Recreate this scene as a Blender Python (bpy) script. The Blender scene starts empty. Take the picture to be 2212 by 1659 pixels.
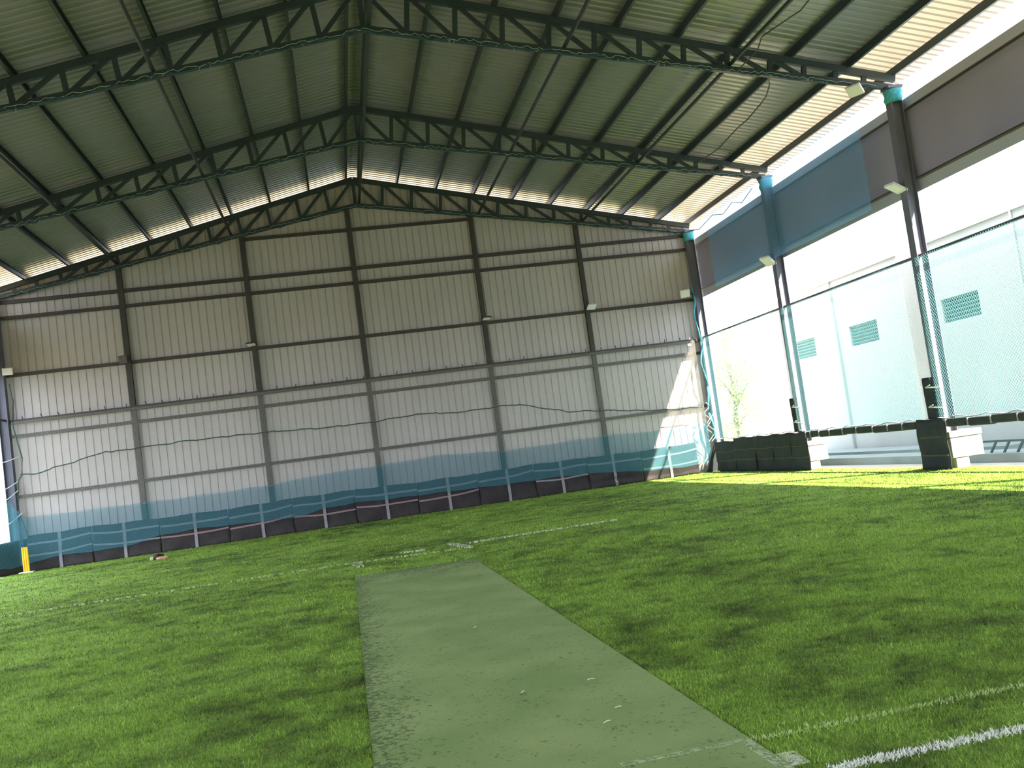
import bpy, math, random
import numpy as np
from mathutils import Vector, Matrix

random.seed(7)
RNG = np.random.default_rng(11)
SC = bpy.context.scene
COL = SC.collection

# ------------------------------------------------------------------ measures of the hall (metres)
D = 30.515          # inner face of the back gable wall
BAY = 6.266         # truss spacing
HW = 11.0           # half width of the hall
RISE = 0.2307       # roof slope
TOPZ = 10.91        # top chord centre at the ridge
BOTZ = 10.06        # bottom chord centre at the ridge
BOTK = 0.1725       # bottom chord slope
TY = [D - 0.16, D - BAY, D - 2 * BAY, D - 3 * BAY]
FRONT = -8.0        # end of the hall behind the camera


def topz(x): return TOPZ - RISE * abs(x)
def botz(x): return BOTZ - BOTK * abs(x)
def roofz(x): return topz(x) + 0.25


# ------------------------------------------------------------------ materials
def new_mat(name):
    m = bpy.data.materials.new(name)
    m.use_nodes = True
    nt = m.node_tree
    for n in list(nt.nodes):
        nt.nodes.remove(n)
    out = nt.nodes.new('ShaderNodeOutputMaterial')
    return m, nt, out


def node(nt, t, **kw):
    n = nt.nodes.new(t)
    for k, v in kw.items():
        if k.startswith('i_'):
            key = k[2:]
            key = int(key) if key.isdigit() else key.replace('_', ' ')
            n.inputs[key].default_value = v
        else:
            setattr(n, k, v)
    return n


def rgba(c): return (c[0], c[1], c[2], 1.0)


def coords(nt, scale=(1, 1, 1)):
    tc = node(nt, 'ShaderNodeTexCoord')
    mp = node(nt, 'ShaderNodeMapping')
    mp.inputs['Scale'].default_value = scale
    nt.links.new(tc.outputs['Object'], mp.inputs['Vector'])
    return mp.outputs['Vector']


def ramp(nt, fac, stops):
    r = node(nt, 'ShaderNodeValToRGB')
    el = r.color_ramp.elements
    while len(el) < len(stops):
        el.new(0.5)
    for e, (p, c) in zip(el, stops):
        e.position = p
        e.color = rgba(c)
    nt.links.new(fac, r.inputs['Fac'])
    return r.outputs['Color']


def plain(name, c1, c2=None, rough=0.6, metal=0.0, scale=(2, 2, 2), spec=0.5, bump=0.0, detail=5.0):
    """Principled surface whose colour wanders between c1 and c2 with noise."""
    m, nt, out = new_mat(name)
    p = node(nt, 'ShaderNodeBsdfPrincipled', i_Roughness=rough, i_Metallic=metal)
    p.inputs['Specular IOR Level'].default_value = spec
    c2 = c2 or tuple(x * 0.75 for x in c1)
    v = coords(nt, scale)
    n = node(nt, 'ShaderNodeTexNoise', i_Scale=1.0, i_Detail=detail, i_Roughness=0.6)
    nt.links.new(v, n.inputs['Vector'])
    col = ramp(nt, n.outputs['Fac'], [(0.32, c2), (0.66, c1)])
    nt.links.new(col, p.inputs['Base Color'])
    if bump:
        b = node(nt, 'ShaderNodeBump', i_Strength=bump, i_Distance=0.02)
        nt.links.new(n.outputs['Fac'], b.inputs['Height'])
        nt.links.new(b.outputs['Normal'], p.inputs['Normal'])
    nt.links.new(p.outputs['BSDF'], out.inputs['Surface'])
    return m


def mth(nt, op, a, b=None, c=None):
    n = node(nt, 'ShaderNodeMath', operation=op)
    for i, x in enumerate((a, b, c)):
        if x is None:
            continue
        if isinstance(x, (int, float)):
            n.inputs[i].default_value = x
        else:
            nt.links.new(x, n.inputs[i])
    return n.outputs[0]


def net_mat(name, color, axes, cell=0.06, thread=0.14, glow=0.5, patch=0.0):
    """Knotted net: diamond mesh of threads, clear between them."""
    m, nt, out = new_mat(name)
    tc = node(nt, 'ShaderNodeTexCoord')
    sep = node(nt, 'ShaderNodeSeparateXYZ')
    nt.links.new(tc.outputs['Object'], sep.inputs[0])
    a, b = sep.outputs[axes[0]], sep.outputs[axes[1]]
    u = mth(nt, 'MULTIPLY', mth(nt, 'ADD', a, b), 1.0 / cell)
    w = mth(nt, 'MULTIPLY', mth(nt, 'SUBTRACT', a, b), 1.0 / cell)
    fu = mth(nt, 'LESS_THAN', mth(nt, 'FRACT', u), thread)
    fw = mth(nt, 'LESS_THAN', mth(nt, 'FRACT', w), thread)
    mask = mth(nt, 'MAXIMUM', fu, fw)
    d = node(nt, 'ShaderNodeBsdfDiffuse', i_Color=rgba(color))
    t = node(nt, 'ShaderNodeBsdfTranslucent', i_Color=rgba(color))
    mx = node(nt, 'ShaderNodeMixShader', i_Fac=glow)
    nt.links.new(d.outputs[0], mx.inputs[1])
    nt.links.new(t.outputs[0], mx.inputs[2])
    tr = node(nt, 'ShaderNodeBsdfTransparent')
    m2 = node(nt, 'ShaderNodeMixShader')
    nt.links.new(mask, m2.inputs[0])
    nt.links.new(tr.outputs[0], m2.inputs[1])
    nt.links.new(mx.outputs[0], m2.inputs[2])
    nt.links.new(m2.outputs[0], out.inputs['Surface'])
    return m


def paint_mat(name, color, cover=0.5, scale=22.0):
    """Worn paint: flakes of colour with bare gaps."""
    m, nt, out = new_mat(name)
    v = coords(nt, (1, 1, 0.2))
    n = node(nt, 'ShaderNodeTexNoise', i_Scale=scale, i_Detail=6.0, i_Roughness=0.75)
    nt.links.new(v, n.inputs['Vector'])
    mask = mth(nt, 'GREATER_THAN', n.outputs['Fac'], 1.0 - cover)
    d = node(nt, 'ShaderNodeBsdfDiffuse', i_Color=rgba(color))
    tr = node(nt, 'ShaderNodeBsdfTransparent')
    mx = node(nt, 'ShaderNodeMixShader')
    nt.links.new(mask, mx.inputs[0])
    nt.links.new(tr.outputs[0], mx.inputs[1])
    nt.links.new(d.outputs[0], mx.inputs[2])
    nt.links.new(mx.outputs[0], out.inputs['Surface'])
    return m


def turf_mat(name, blades=False):
    m, nt, out = new_mat(name)
    v = coords(nt, (1, 1, 1))
    big = node(nt, 'ShaderNodeTexNoise', i_Scale=0.30, i_Detail=3.0, i_Roughness=0.5)
    nt.links.new(v, big.inputs['Vector'])
    mid = node(nt, 'ShaderNodeTexNoise', i_Scale=1.9, i_Detail=9.0, i_Roughness=0.72, i_Distortion=0.4)
    nt.links.new(v, mid.inputs['Vector'])
    fine = node(nt, 'ShaderNodeTexNoise', i_Scale=24.0, i_Detail=5.0, i_Roughness=0.75)
    nt.links.new(v, fine.inputs['Vector'])
    s = mth(nt, 'ADD', mth(nt, 'MULTIPLY', big.outputs['Fac'], 0.45), mth(nt, 'MULTIPLY', mid.outputs['Fac'], 0.85))
    s = mth(nt, 'ADD', s, mth(nt, 'MULTIPLY', fine.outputs['Fac'], 0.12 if blades else 0.34))
    lo = 0.60 if blades else 0.70
    col = ramp(nt, s, [(lo - 0.05, (0.058, 0.088, 0.026)), (lo + 0.06, (0.142, 0.222, 0.042)),
                       (lo + 0.15, (0.215, 0.340, 0.056)), (lo + 0.30, (0.27, 0.40, 0.075))])
    if blades:
        at = node(nt, 'ShaderNodeAttribute', attribute_name='tone')
        hs = node(nt, 'ShaderNodeHueSaturation')
        nt.links.new(col, hs.inputs['Color'])
        nt.links.new(at.outputs['Fac'], hs.inputs['Value'])
        col = hs.outputs['Color']
        d = node(nt, 'ShaderNodeBsdfDiffuse')
        t = node(nt, 'ShaderNodeBsdfTranslucent')
        nt.links.new(col, d.inputs['Color'])
        nt.links.new(col, t.inputs['Color'])
        mx = node(nt, 'ShaderNodeMixShader', i_Fac=0.3)
        nt.links.new(d.outputs[0], mx.inputs[1])
        nt.links.new(t.outputs[0], mx.inputs[2])
        nt.links.new(mx.outputs[0], out.inputs['Surface'])
    else:
        p = node(nt, 'ShaderNodeBsdfPrincipled', i_Roughness=0.9)
        p.inputs['Specular IOR Level'].default_value = 0.15
        nt.links.new(col, p.inputs['Base Color'])
        b = node(nt, 'ShaderNodeBump', i_Strength=0.9, i_Distance=0.03)
        nt.links.new(fine.outputs['Fac'], b.inputs['Height'])
        nt.links.new(b.outputs['Normal'], p.inputs['Normal'])
        nt.links.new(p.outputs['BSDF'], out.inputs['Surface'])
    return m


def mat_strip_mat(name):
    """Short worn turf strip with black rubber crumbs gathered along its left and far edges."""
    m, nt, out = new_mat(name)
    tc = node(nt, 'ShaderNodeTexCoord')
    sep = node(nt, 'ShaderNodeSeparateXYZ')
    nt.links.new(tc.outputs['Object'], sep.inputs[0])
    n1 = node(nt, 'ShaderNodeTexNoise', i_Scale=1.3, i_Detail=4.0)
    nt.links.new(tc.outputs['Object'], n1.inputs['Vector'])
    base = ramp(nt, n1.outputs['Fac'], [(0.35, (0.205, 0.285, 0.105)), (0.65, (0.270, 0.345, 0.140))])
    # crumbs
    n2 = node(nt, 'ShaderNodeTexNoise', i_Scale=26.0, i_Detail=5.0, i_Roughness=0.72)
    nt.links.new(tc.outputs['Object'], n2.inputs['Vector'])
    n3 = node(nt, 'ShaderNodeTexNoise', i_Scale=3.0, i_Detail=6.0, i_Roughness=0.7)
    nt.links.new(tc.outputs['Object'], n3.inputs['Vector'])
    left = mth(nt, 'MULTIPLY', mth(nt, 'ADD', sep.outputs['X'], 1.45), 2.2)          # 0 at the left edge
    far = mth(nt, 'MULTIPLY', mth(nt, 'SUBTRACT', 15.0, sep.outputs['Y']), 0.55)
    edge = mth(nt, 'MINIMUM', mth(nt, 'MINIMUM', left, far), 1.0)
    thr = mth(nt, 'ADD', 0.445, mth(nt, 'MULTIPLY', edge, 0.15))
    thr = mth(nt, 'SUBTRACT', thr, mth(nt, 'MULTIPLY', mth(nt, 'SUBTRACT', n3.outputs['Fac'], 0.5), 0.30))
    k = mth(nt, 'MULTIPLY', mth(nt, 'SUBTRACT', n2.outputs['Fac'], thr), 14.0)
    k.node.use_clamp = True
    k = mth(nt, 'MULTIPLY', k, 0.66)
    mix = node(nt, 'ShaderNodeMix', data_type='RGBA')
    nt.links.new(k, mix.inputs['Factor'])
    nt.links.new(base, mix.inputs['A'])
    mix.inputs['B'].default_value = (0.035, 0.055, 0.024, 1)
    # pale flecks
    n4 = node(nt, 'ShaderNodeTexVoronoi', i_Scale=5.0)
    nt.links.new(tc.outputs['Object'], n4.inputs['Vector'])
    fl = mth(nt, 'LESS_THAN', n4.outputs['Distance'], 0.028)
    mix2 = node(nt, 'ShaderNodeMix', data_type='RGBA')
    nt.links.new(fl, mix2.inputs['Factor'])
    nt.links.new(mix.outputs['Result'], mix2.inputs['A'])
    mix2.inputs['B'].default_value = (0.5, 0.55, 0.36, 1)
    p = node(nt, 'ShaderNodeBsdfPrincipled', i_Roughness=0.95)
    p.inputs['Specular IOR Level'].default_value = 0.1
    nt.links.new(mix2.outputs['Result'], p.inputs['Base Color'])
    b = node(nt, 'ShaderNodeBump', i_Strength=0.35, i_Distance=0.01)
    n5 = node(nt, 'ShaderNodeTexNoise', i_Scale=120.0, i_Detail=3.0)
    nt.links.new(tc.outputs['Object'], n5.inputs['Vector'])
    nt.links.new(n5.outputs['Fac'], b.inputs['Height'])
    nt.links.new(b.outputs['Normal'], p.inputs['Normal'])
    nt.links.new(p.outputs['BSDF'], out.inputs['Surface'])
    return m


def leaf_mat(name, c):
    m, nt, out = new_mat(name)
    v = coords(nt, (3, 3, 3))
    n = node(nt, 'ShaderNodeTexNoise', i_Scale=1.0)
    nt.links.new(v, n.inputs['Vector'])
    col = ramp(nt, n.outputs['Fac'], [(0.3, tuple(x * 0.6 for x in c)), (0.7, c)])
    d = node(nt, 'ShaderNodeBsdfDiffuse')
    t = node(nt, 'ShaderNodeBsdfTranslucent')
    nt.links.new(col, d.inputs['Color'])
    nt.links.new(col, t.inputs['Color'])
    mx = node(nt, 'ShaderNodeMixShader', i_Fac=0.4)
    nt.links.new(d.outputs[0], mx.inputs[1])
    nt.links.new(t.outputs[0], mx.inputs[2])
    nt.links.new(mx.outputs[0], out.inputs['Surface'])
    return m


M = {}
M['turf'] = turf_mat('turf')
M['blade'] = turf_mat('turf_pile', True)
M['strip'] = mat_strip_mat('pitch_strip')
M['steel'] = plain('teal_steel', (0.020, 0.036, 0.040), (0.012, 0.022, 0.024), 0.5, 0.0, (1.5, 1.5, 1.5))
M['girt'] = plain('brown_steel', (0.036, 0.030, 0.026), (0.022, 0.019, 0.017), 0.55, 0.0, (1.2, 3, 3))
M['column'] = plain('grey_column_steel', (0.14, 0.14, 0.19), (0.10, 0.10, 0.14), 0.7, 0.0, (2, 2, 1))
M['roof'] = plain('roof_sheet', (0.25, 0.23, 0.265), (0.175, 0.19, 0.235), 0.34, 0.28, (0.22, 0.20, 0.5), 0.9)
M['eave'] = plain('fibreglass_sheet', (0.31, 0.285, 0.275), (0.25, 0.235, 0.225), 0.27, 0.1, (0.5, 0.35, 0.5), 0.9)
_nt = M['eave'].node_tree
_p = [n for n in _nt.nodes if n.type == 'BSDF_PRINCIPLED'][0]
_o = [n for n in _nt.nodes if n.type == 'OUTPUT_MATERIAL'][0]
_t = node(_nt, 'ShaderNodeBsdfTranslucent', i_Color=(0.92, 0.74, 0.53, 1))
_m = node(_nt, 'ShaderNodeMixShader', i_Fac=0.075)
_nt.links.new(_p.outputs[0], _m.inputs[1])
_nt.links.new(_t.outputs[0], _m.inputs[2])
_nt.links.new(_m.outputs[0], _o.inputs['Surface'])
M['wall'] = plain('wall_sheet', (0.43, 0.38, 0.385), (0.37, 0.33, 0.335), 0.36, 0.0, (0.5, 0.5, 0.18), 0.55)
M['panel'] = plain('side_sheet', (0.31, 0.275, 0.37), (0.26, 0.23, 0.32), 0.7, 0.0, (0.4, 0.4, 0.4))
M['panel_edge'] = plain('side_sheet_edge', (0.42, 0.42, 0.46), (0.36, 0.36, 0.40), 0.6, 0.0, (0.4, 0.4, 0.4))
M['black'] = plain('black_fabric', (0.050, 0.041, 0.044), (0.028, 0.024, 0.027), 0.85, 0.0, (3, 3, 3), 0.2, 0.4)
M['pad'] = plain('black_foam_pad', (0.030, 0.035, 0.040), (0.018, 0.022, 0.026), 0.8, 0.0, (3, 3, 3), 0.2, 0.3)
M['tape'] = plain('lavender_tape', (0.27, 0.245, 0.275), (0.21, 0.19, 0.22), 0.7, 0.0, (5, 5, 5))
M['tape_pink'] = plain('faded_pink_tape', (0.28, 0.17, 0.19), (0.22, 0.14, 0.155), 0.7, 0.0, (5, 5, 5))
M['rope_dark'] = plain('dark_rope', (0.06, 0.10, 0.10), (0.03, 0.06, 0.06), 0.9, 0.0, (20, 20, 20))
M['rope_light'] = plain('pale_cord', (0.50, 0.55, 0.53), (0.30, 0.35, 0.35), 0.9, 0.0, (20, 20, 20))
M['rope_cyan'] = plain('cyan_cord', (0.02, 0.08, 0.115), (0.01, 0.04, 0.06), 0.9, 0.0, (20, 20, 20))
M['cable'] = plain('dark_cable', (0.05, 0.05, 0.05), (0.03, 0.03, 0.03), 0.6)
M['lamp_body'] = plain('white_lamp_case', (0.76, 0.73, 0.80), (0.70, 0.67, 0.74), 0.4)
M['lamp_dark'] = plain('dark_lamp_case', (0.05, 0.045, 0.045), (0.03, 0.03, 0.03), 0.5)
M['lamp_glass'] = plain('lamp_front', (0.82, 0.79, 0.86), (0.76, 0.73, 0.80), 0.15)
M['yellow'] = plain('yellow_plastic', (0.85, 0.50, 0.012), (0.74, 0.42, 0.01), 0.4)
M['base_pale'] = plain('pale_plastic', (0.62, 0.58, 0.42), (0.5, 0.47, 0.34), 0.5)
M['white_line'] = paint_mat('worn_white_paint', (0.56, 0.60, 0.42), 0.48, 14.0)
M['faint_line'] = paint_mat('faint_white_paint', (0.42, 0.50, 0.24), 0.46, 14.0)
M['mat_line'] = paint_mat('mat_white_paint', (0.42, 0.50, 0.30), 0.50, 26.0)
M['tuft'] = plain('painted_tuft', (0.80, 0.79, 0.74), (0.66, 0.66, 0.60), 0.9, 0.0, (9, 9, 9))
M['tuft_faint'] = plain('faded_painted_tuft', (0.52, 0.60, 0.27), (0.42, 0.52, 0.2), 0.9, 0.0, (9, 9, 9))
M['plaster'] = plain('white_plaster', (0.57, 0.59, 0.59), (0.50, 0.53, 0.53), 0.85, 0.0, (0.5, 0.5, 0.25))
M['pillar'] = plain('beige_plaster', (0.66, 0.60, 0.56), (0.56, 0.52, 0.50), 0.85, 0.0, (0.5, 0.5, 0.3))
M['concrete'] = plain('pale_concrete', (0.50, 0.455, 0.43), (0.40, 0.37, 0.35), 0.9, 0.0, (2, 2, 2))
M['plinth'] = plain('plinth_plaster', (0.30, 0.36, 0.355), (0.24, 0.29, 0.285), 0.9, 0.0, (1.2, 1.2, 1.2))
M['jali'] = plain('grey_vent_block', (0.20, 0.34, 0.36), (0.15, 0.27, 0.29), 0.8)
M['railing'] = plain('teal_railing', (0.06, 0.14, 0.14), (0.05, 0.11, 0.11), 0.5)
M['yard'] = plain('bounce_yard', (0.74, 0.57, 0.34), (0.62, 0.47, 0.28), 0.95, 0.0, (0.4, 0.4, 0.4))  # bright warm tint chosen for the light this unseen ground throws up
M['soil'] = plain('dark_ground', (0.20, 0.18, 0.12), (0.13, 0.13, 0.08), 0.95, 0.0, (0.4, 0.4, 0.4))
M['bark'] = plain('bark', (0.16, 0.12, 0.09), (0.10, 0.08, 0.06), 0.9)
M['leaf'] = leaf_mat('tree_leaf', (0.30, 0.36, 0.14))
M['rag_dark'] = plain('black_cloth', (0.02, 0.018, 0.018), None, 0.9)
M['rag_tan'] = plain('tan_cloth', (0.50, 0.30, 0.18), (0.38, 0.22, 0.12), 0.9)
M['net_back'] = net_mat('cyan_net_back', (0.10, 0.31, 0.41), ('X', 'Z'), 0.045, 0.24, 0.35)
M['net_back_thin'] = net_mat('sheer_net_back', (0.80, 0.77, 0.76), ('X', 'Z'), 0.05, 0.065, 0.25)
M['net_side'] = net_mat('cyan_net_side', (0.24, 0.58, 0.64), ('Y', 'Z'), 0.075, 0.09, 0.6)
M['net_upper'] = net_mat('cyan_net_upper', (0.20, 0.52, 0.86), ('Y', 'Z'), 0.05, 0.22, 0.5)
M['net_wrap'] = plain('cyan_net_bundle', (0.10, 0.42, 0.52), (0.05, 0.26, 0.34), 0.9, 0.0, (14, 14, 14), 0.1, 0.6)


# ------------------------------------------------------------------ mesh builder
def wloc(o):
    v = Vector((0, 0, 0))
    while o is not None:
        v += o.location
        o = o.parent
    return v


class MB:
    """Collects shapes in world coordinates and links them as one mesh object."""
    def __init__(self):
        self.v, self.f = [], []

    def add(self, vs, fs):
        n = len(self.v)
        self.v += [tuple(p) for p in vs]
        self.f += [tuple(i + n for i in f) for f in fs]
        return self

    def box(self, x0, x1, y0, y1, z0, z1):
        return self.add([(x0, y0, z0), (x1, y0, z0), (x1, y1, z0), (x0, y1, z0), (x0, y0, z1), (x1, y0, z1), (x1, y1, z1), (x0, y1, z1)],
                        [(3, 2, 1, 0), (4, 5, 6, 7), (0, 1, 5, 4), (1, 2, 6, 5), (2, 3, 7, 6), (3, 0, 4, 7)])

    def obox(self, c, size, rot):
        """box of SIZE about C turned by the 3x3 matrix ROT"""
        hx, hy, hz = (s / 2 for s in size)
        P = [(-hx, -hy, -hz), (hx, -hy, -hz), (hx, hy, -hz), (-hx, hy, -hz), (-hx, -hy, hz), (hx, -hy, hz), (hx, hy, hz), (-hx, hy, hz)]
        c = Vector(c)
        return self.add([c + rot @ Vector(p) for p in P],
                        [(3, 2, 1, 0), (4, 5, 6, 7), (0, 1, 5, 4), (1, 2, 6, 5), (2, 3, 7, 6), (3, 0, 4, 7)])

    def bar(self, p, q, w, h, up=(0, 0, 1), profile=None):
        """straight bar from P to Q with section W x H, or an arbitrary closed PROFILE of (side, up) pairs"""
        p, q = Vector(p), Vector(q)
        d = (q - p).normalized()
        s = d.cross(Vector(up))
        if s.length < 1e-4:
            s = d.cross(Vector((0, 1, 0)))
        s.normalize()
        u = s.cross(d)
        prof = profile or [(-w / 2, -h / 2), (w / 2, -h / 2), (w / 2, h / 2), (-w / 2, h / 2)]
        n = len(prof)
        vs = [p + s * a + u * b for a, b in prof] + [q + s * a + u * b for a, b in prof]
        fs = [(i, (i + 1) % n, (i + 1) % n + n, i + n) for i in range(n)]
        fs += [tuple(reversed(range(n))), tuple(range(n, 2 * n))]
        return self.add(vs, fs)

    def tube(self, pts, r, seg=6):
        pts = [Vector(p) for p in pts]
        vs, fs = [], []
        for i, p in enumerate(pts):
            d = (pts[min(i + 1, len(pts) - 1)] - pts[max(i - 1, 0)]).normalized()
            a = d.cross(Vector((0, 0, 1)))
            if a.length < 1e-3:
                a = d.cross(Vector((1, 0, 0)))
            a.normalize()
            b = a.cross(d)
            rr = r[i] if isinstance(r, (list, tuple)) else r
            for k in range(seg):
                t = 2 * math.pi * k / seg
                vs.append(p + a * math.cos(t) * rr + b * math.sin(t) * rr)
        for i in range(len(pts) - 1):
            for k in range(seg):
                k2 = (k + 1) % seg
                fs.append((i * seg + k, i * seg + k2, (i + 1) * seg + k2, (i + 1) * seg + k))
        fs.append(tuple(reversed(range(seg))))
        fs.append(tuple(range((len(pts) - 1) * seg, len(pts) * seg)))
        return self.add(vs, fs)

    def grid(self, nu, nv, fn):
        vs = [fn(i / nu, j / nv) for j in range(nv + 1) for i in range(nu + 1)]
        fs = [(j * (nu + 1) + i, j * (nu + 1) + i + 1, (j + 1) * (nu + 1) + i + 1, (j + 1) * (nu + 1) + i) for j in range(nv) for i in range(nu)]
        return self.add(vs, fs)

    def build(self, name, mat, parent=None, smooth=False, solid=0.0, bevel=0.0):
        off = wloc(parent) if parent is not None else Vector((0, 0, 0))
        me = bpy.data.meshes.new(name)
        me.from_pydata([(x - off.x, y - off.y, z - off.z) for x, y, z in self.v], [], self.f)
        me.materials.append(mat)
        if smooth:
            me.polygons.foreach_set('use_smooth', [True] * len(me.polygons))
        me.update()
        o = bpy.data.objects.new(name, me)
        COL.objects.link(o)
        if parent is not None:
            o.parent = parent
        if solid:
            md = o.modifiers.new('thickness', 'SOLIDIFY')
            md.thickness = solid
            md.offset = 0
        if bevel:
            md = o.modifiers.new('edges', 'BEVEL')
            md.width = bevel
            md.segments = 2
            md.limit_method = 'ANGLE'
        return o


def tag(o, label, cat, group=None, kind=None):
    o['label'] = label
    o['category'] = cat
    if group:
        o['group'] = group
    if kind:
        o['kind'] = kind
    return o


def thing(name, loc, label, cat, group=None, kind=None):
    o = bpy.data.objects.new(name, None)
    o.empty_display_size = 0.2
    o.location = loc
    COL.objects.link(o)
    return tag(o, label, cat, group, kind)


def copy_thing(o, loc, label):
    c = o.copy()
    COL.objects.link(c)
    c.location = loc
    c['label'] = label
    for ch in list(o.children):
        k = ch.copy()
        COL.objects.link(k)
        k.parent = c
        for g in list(ch.children):
            h = g.copy()
            COL.objects.link(h)
            h.parent = k
    return c


def struct(name, mb, mat, label, cat, **kw):
    return tag(mb.build(name, mat, **kw), label, cat, kind='structure')


# ------------------------------------------------------------------ camera
CAM_LOC = Vector((-1.3955, 0.0, 1.6))
yaw, pitch, roll = 0.18456, 0.06887, -0.13608
fwd = Vector((math.sin(yaw) * math.cos(pitch), math.cos(yaw) * math.cos(pitch), math.sin(pitch)))
rgt = Vector((math.cos(yaw), -math.sin(yaw), 0))
upv = rgt.cross(fwd)
r2 = rgt * math.cos(roll) + upv * math.sin(roll)
u2 = -rgt * math.sin(roll) + upv * math.cos(roll)
cam = bpy.data.cameras.new('camera')
cam.sensor_fit = 'HORIZONTAL'
cam.sensor_width = 36.0
cam.lens = 36.0 * 2058.89 / 2212.0
cam.clip_start, cam.clip_end = 0.05, 400
camo = bpy.data.objects.new('camera', cam)
COL.objects.link(camo)
rot = Matrix((r2, u2, -fwd)).transposed()
camo.matrix_world = Matrix.Translation(CAM_LOC) @ rot.to_4x4()
SC.camera = camo

# ------------------------------------------------------------------ sky and sun
w = bpy.data.worlds.new('sky')
w.use_nodes = True
SC.world = w
bg = w.node_tree.nodes['Background']
bg.inputs['Color'].default_value = (0.82, 0.92, 1.03, 1)
bg.inputs['Strength'].default_value = 1.2
sun = bpy.data.lights.new('sun', 'SUN')
sun.energy = 6.4
sun.angle = math.radians(0.55)
sun.color = (1.0, 0.90, 0.70)
suno = bpy.data.objects.new('sun', sun)
COL.objects.link(suno)
SUN_DIR = Vector((-0.51, 0.69, -1.0)).normalized()
suno.rotation_euler = SUN_DIR.to_track_quat('-Z', 'Y').to_euler()
suno.location = (30, -30, 50)

# ------------------------------------------------------------------ ground, floor
mb = MB()
mb.add([(-90, -70, -0.09), (90, -70, -0.09), (90, 130, -0.09), (-90, 130, -0.09)], [(0, 1, 2, 3)])
struct('ground', mb, M['soil'], 'dark open ground around the hall', 'ground')
mb = MB().box(-30, 30, D + 0.3, 75, -0.085, -0.06)  # unseen slab, added to bounce warm light under the gable overhang
struct('bounce_ground', mb, M['yard'], 'added pale yard slab behind the hall, bouncing light up', 'ground')
mb = MB().box(11.3, 14.4, -20, D + 0.3, -0.085, -0.07)
struct('path_ground', mb, M['concrete'], 'pale paved path along the right side of the hall', 'path')
mb = MB().box(-11.25, 11.25, FRONT, D + 0.05, -0.08, 0.0)
struct('floor', mb, M['turf'], 'green artificial turf floor of the hall', 'floor')

# pile of the turf: loose blades, thinner with distance
STRIP = (-1.43, 0.43, 15.0)


def on_strip(x, y):
    return (x > STRIP[0] - 0.005) & (x < STRIP[1] + 0.005) & (y < STRIP[2])


def blade_mesh(name, mat, x, y, h, wd, tone):
    n = len(x)
    ang = RNG.uniform(0, 2 * np.pi, n)
    lean = RNG.normal(0, 0.45, (n, 2)) * h[:, None]
    dx, dy = np.cos(ang) * wd / 2, np.sin(ang) * wd / 2
    co = np.zeros((n, 3, 3), np.float32)
    co[:, 0] = np.stack([x - dx, y - dy, np.zeros(n)], 1)
    co[:, 1] = np.stack([x + dx, y + dy, np.zeros(n)], 1)
    co[:, 2] = np.stack([x + lean[:, 0], y + lean[:, 1], h], 1)
    me = bpy.data.meshes.new(name)
    me.vertices.add(n * 3)
    me.vertices.foreach_set('co', co.ravel())
    me.loops.add(n * 3)
    me.loops.foreach_set('vertex_index', np.arange(n * 3, dtype=np.int32))
    me.polygons.add(n)
    me.polygons.foreach_set('loop_start', np.arange(0, n * 3, 3, dtype=np.int32))
    at = me.attributes.new('tone', 'FLOAT', 'FACE')
    at.data.foreach_set('value', tone.astype(np.float32))
    me.materials.append(mat)
    me.update(calc_edges=True)
    me.validate()
    o = bpy.data.objects.new(name, me)
    COL.objects.link(o)
    return o


xs, ys, hs, ws = [], [], [], []
for (y0, y1, dens, hh, wd) in ((3.4, 5.5, 6500, 0.021, 0.0045), (5.5, 8.0, 4200, 0.023, 0.0055), (8.0, 11.0, 2000, 0.025, 0.0075),
                               (11.0, 15.0, 700, 0.03, 0.012), (15.0, 20.0, 330, 0.03, 0.016), (20.0, 30.2, 140, 0.03, 0.022)):
    # only the part of the floor in front of the viewer
    for yy in np.arange(y0, y1, 0.5):
        ya, yb = yy, min(yy + 0.5, y1)
        yc = (ya + yb) / 2
        cx = -1.3955 + yc * math.tan(0.1846)
        half = yc * 0.56 + 0.7
        xa, xb = max(-11.1, cx - half), min(10.9, cx + half)
        n = int((xb - xa) * (yb - ya) * dens)
        x = RNG.uniform(xa, xb, n)
        y = RNG.uniform(ya, yb, n)
        keep = ~on_strip(x, y)
        keep &= ~((np.abs(y - 4.075) < 0.05) & (x > 0.55) & (RNG.uniform(0, 1, n) < 0.8))
        x, y = x[keep], y[keep]
        n = len(x)
        xs.append(x); ys.append(y)
        hs.append(hh * RNG.uniform(0.6, 1.25, n)); ws.append(wd * RNG.uniform(0.7, 1.2, n))
xs, ys, hs, ws = map(np.concatenate, (xs, ys, hs, ws))
o = blade_mesh('turf_grass', M['blade'], xs, ys, hs, ws, np.clip(RNG.normal(1.02, 0.40, len(xs)), 0.30, 2.2))
tag(o, 'short green artificial grass blades covering the hall floor', 'grass', kind='stuff')

# the flat cricket strip
mb = MB().box(STRIP[0], STRIP[1], -4.0, STRIP[2], 0.0, 0.012)
tag(mb.build('pitch_strip', M['strip']), 'flat worn grey-green cricket pitch strip laid down the middle of the turf', 'pitch')


# painted lines
def tuft_line(name, x0, x1, yc, wd, n, mat, h):
    x = RNG.uniform(x0, x1, n)
    y = yc + RNG.normal(0, wd / 2.6, n)
    return blade_mesh(name, mat, x, y, h * RNG.uniform(0.6, 1.2, n), 0.009 * RNG.uniform(0.6, 1.3, n), np.ones(n))


tag(tuft_line('painted_line', 0.56, 10.6, 4.075, 0.058, 10500, M['tuft'], 0.02),
    'bold white line painted on the turf right of the strip, nearest the viewer', 'line marking')
tag(tuft_line('painted_line', 0.43, 10.6, 4.63, 0.045, 3600, M['tuft_faint'], 0.02),
    'faint thin pale line on the turf just behind the bold white line', 'line marking')


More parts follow.
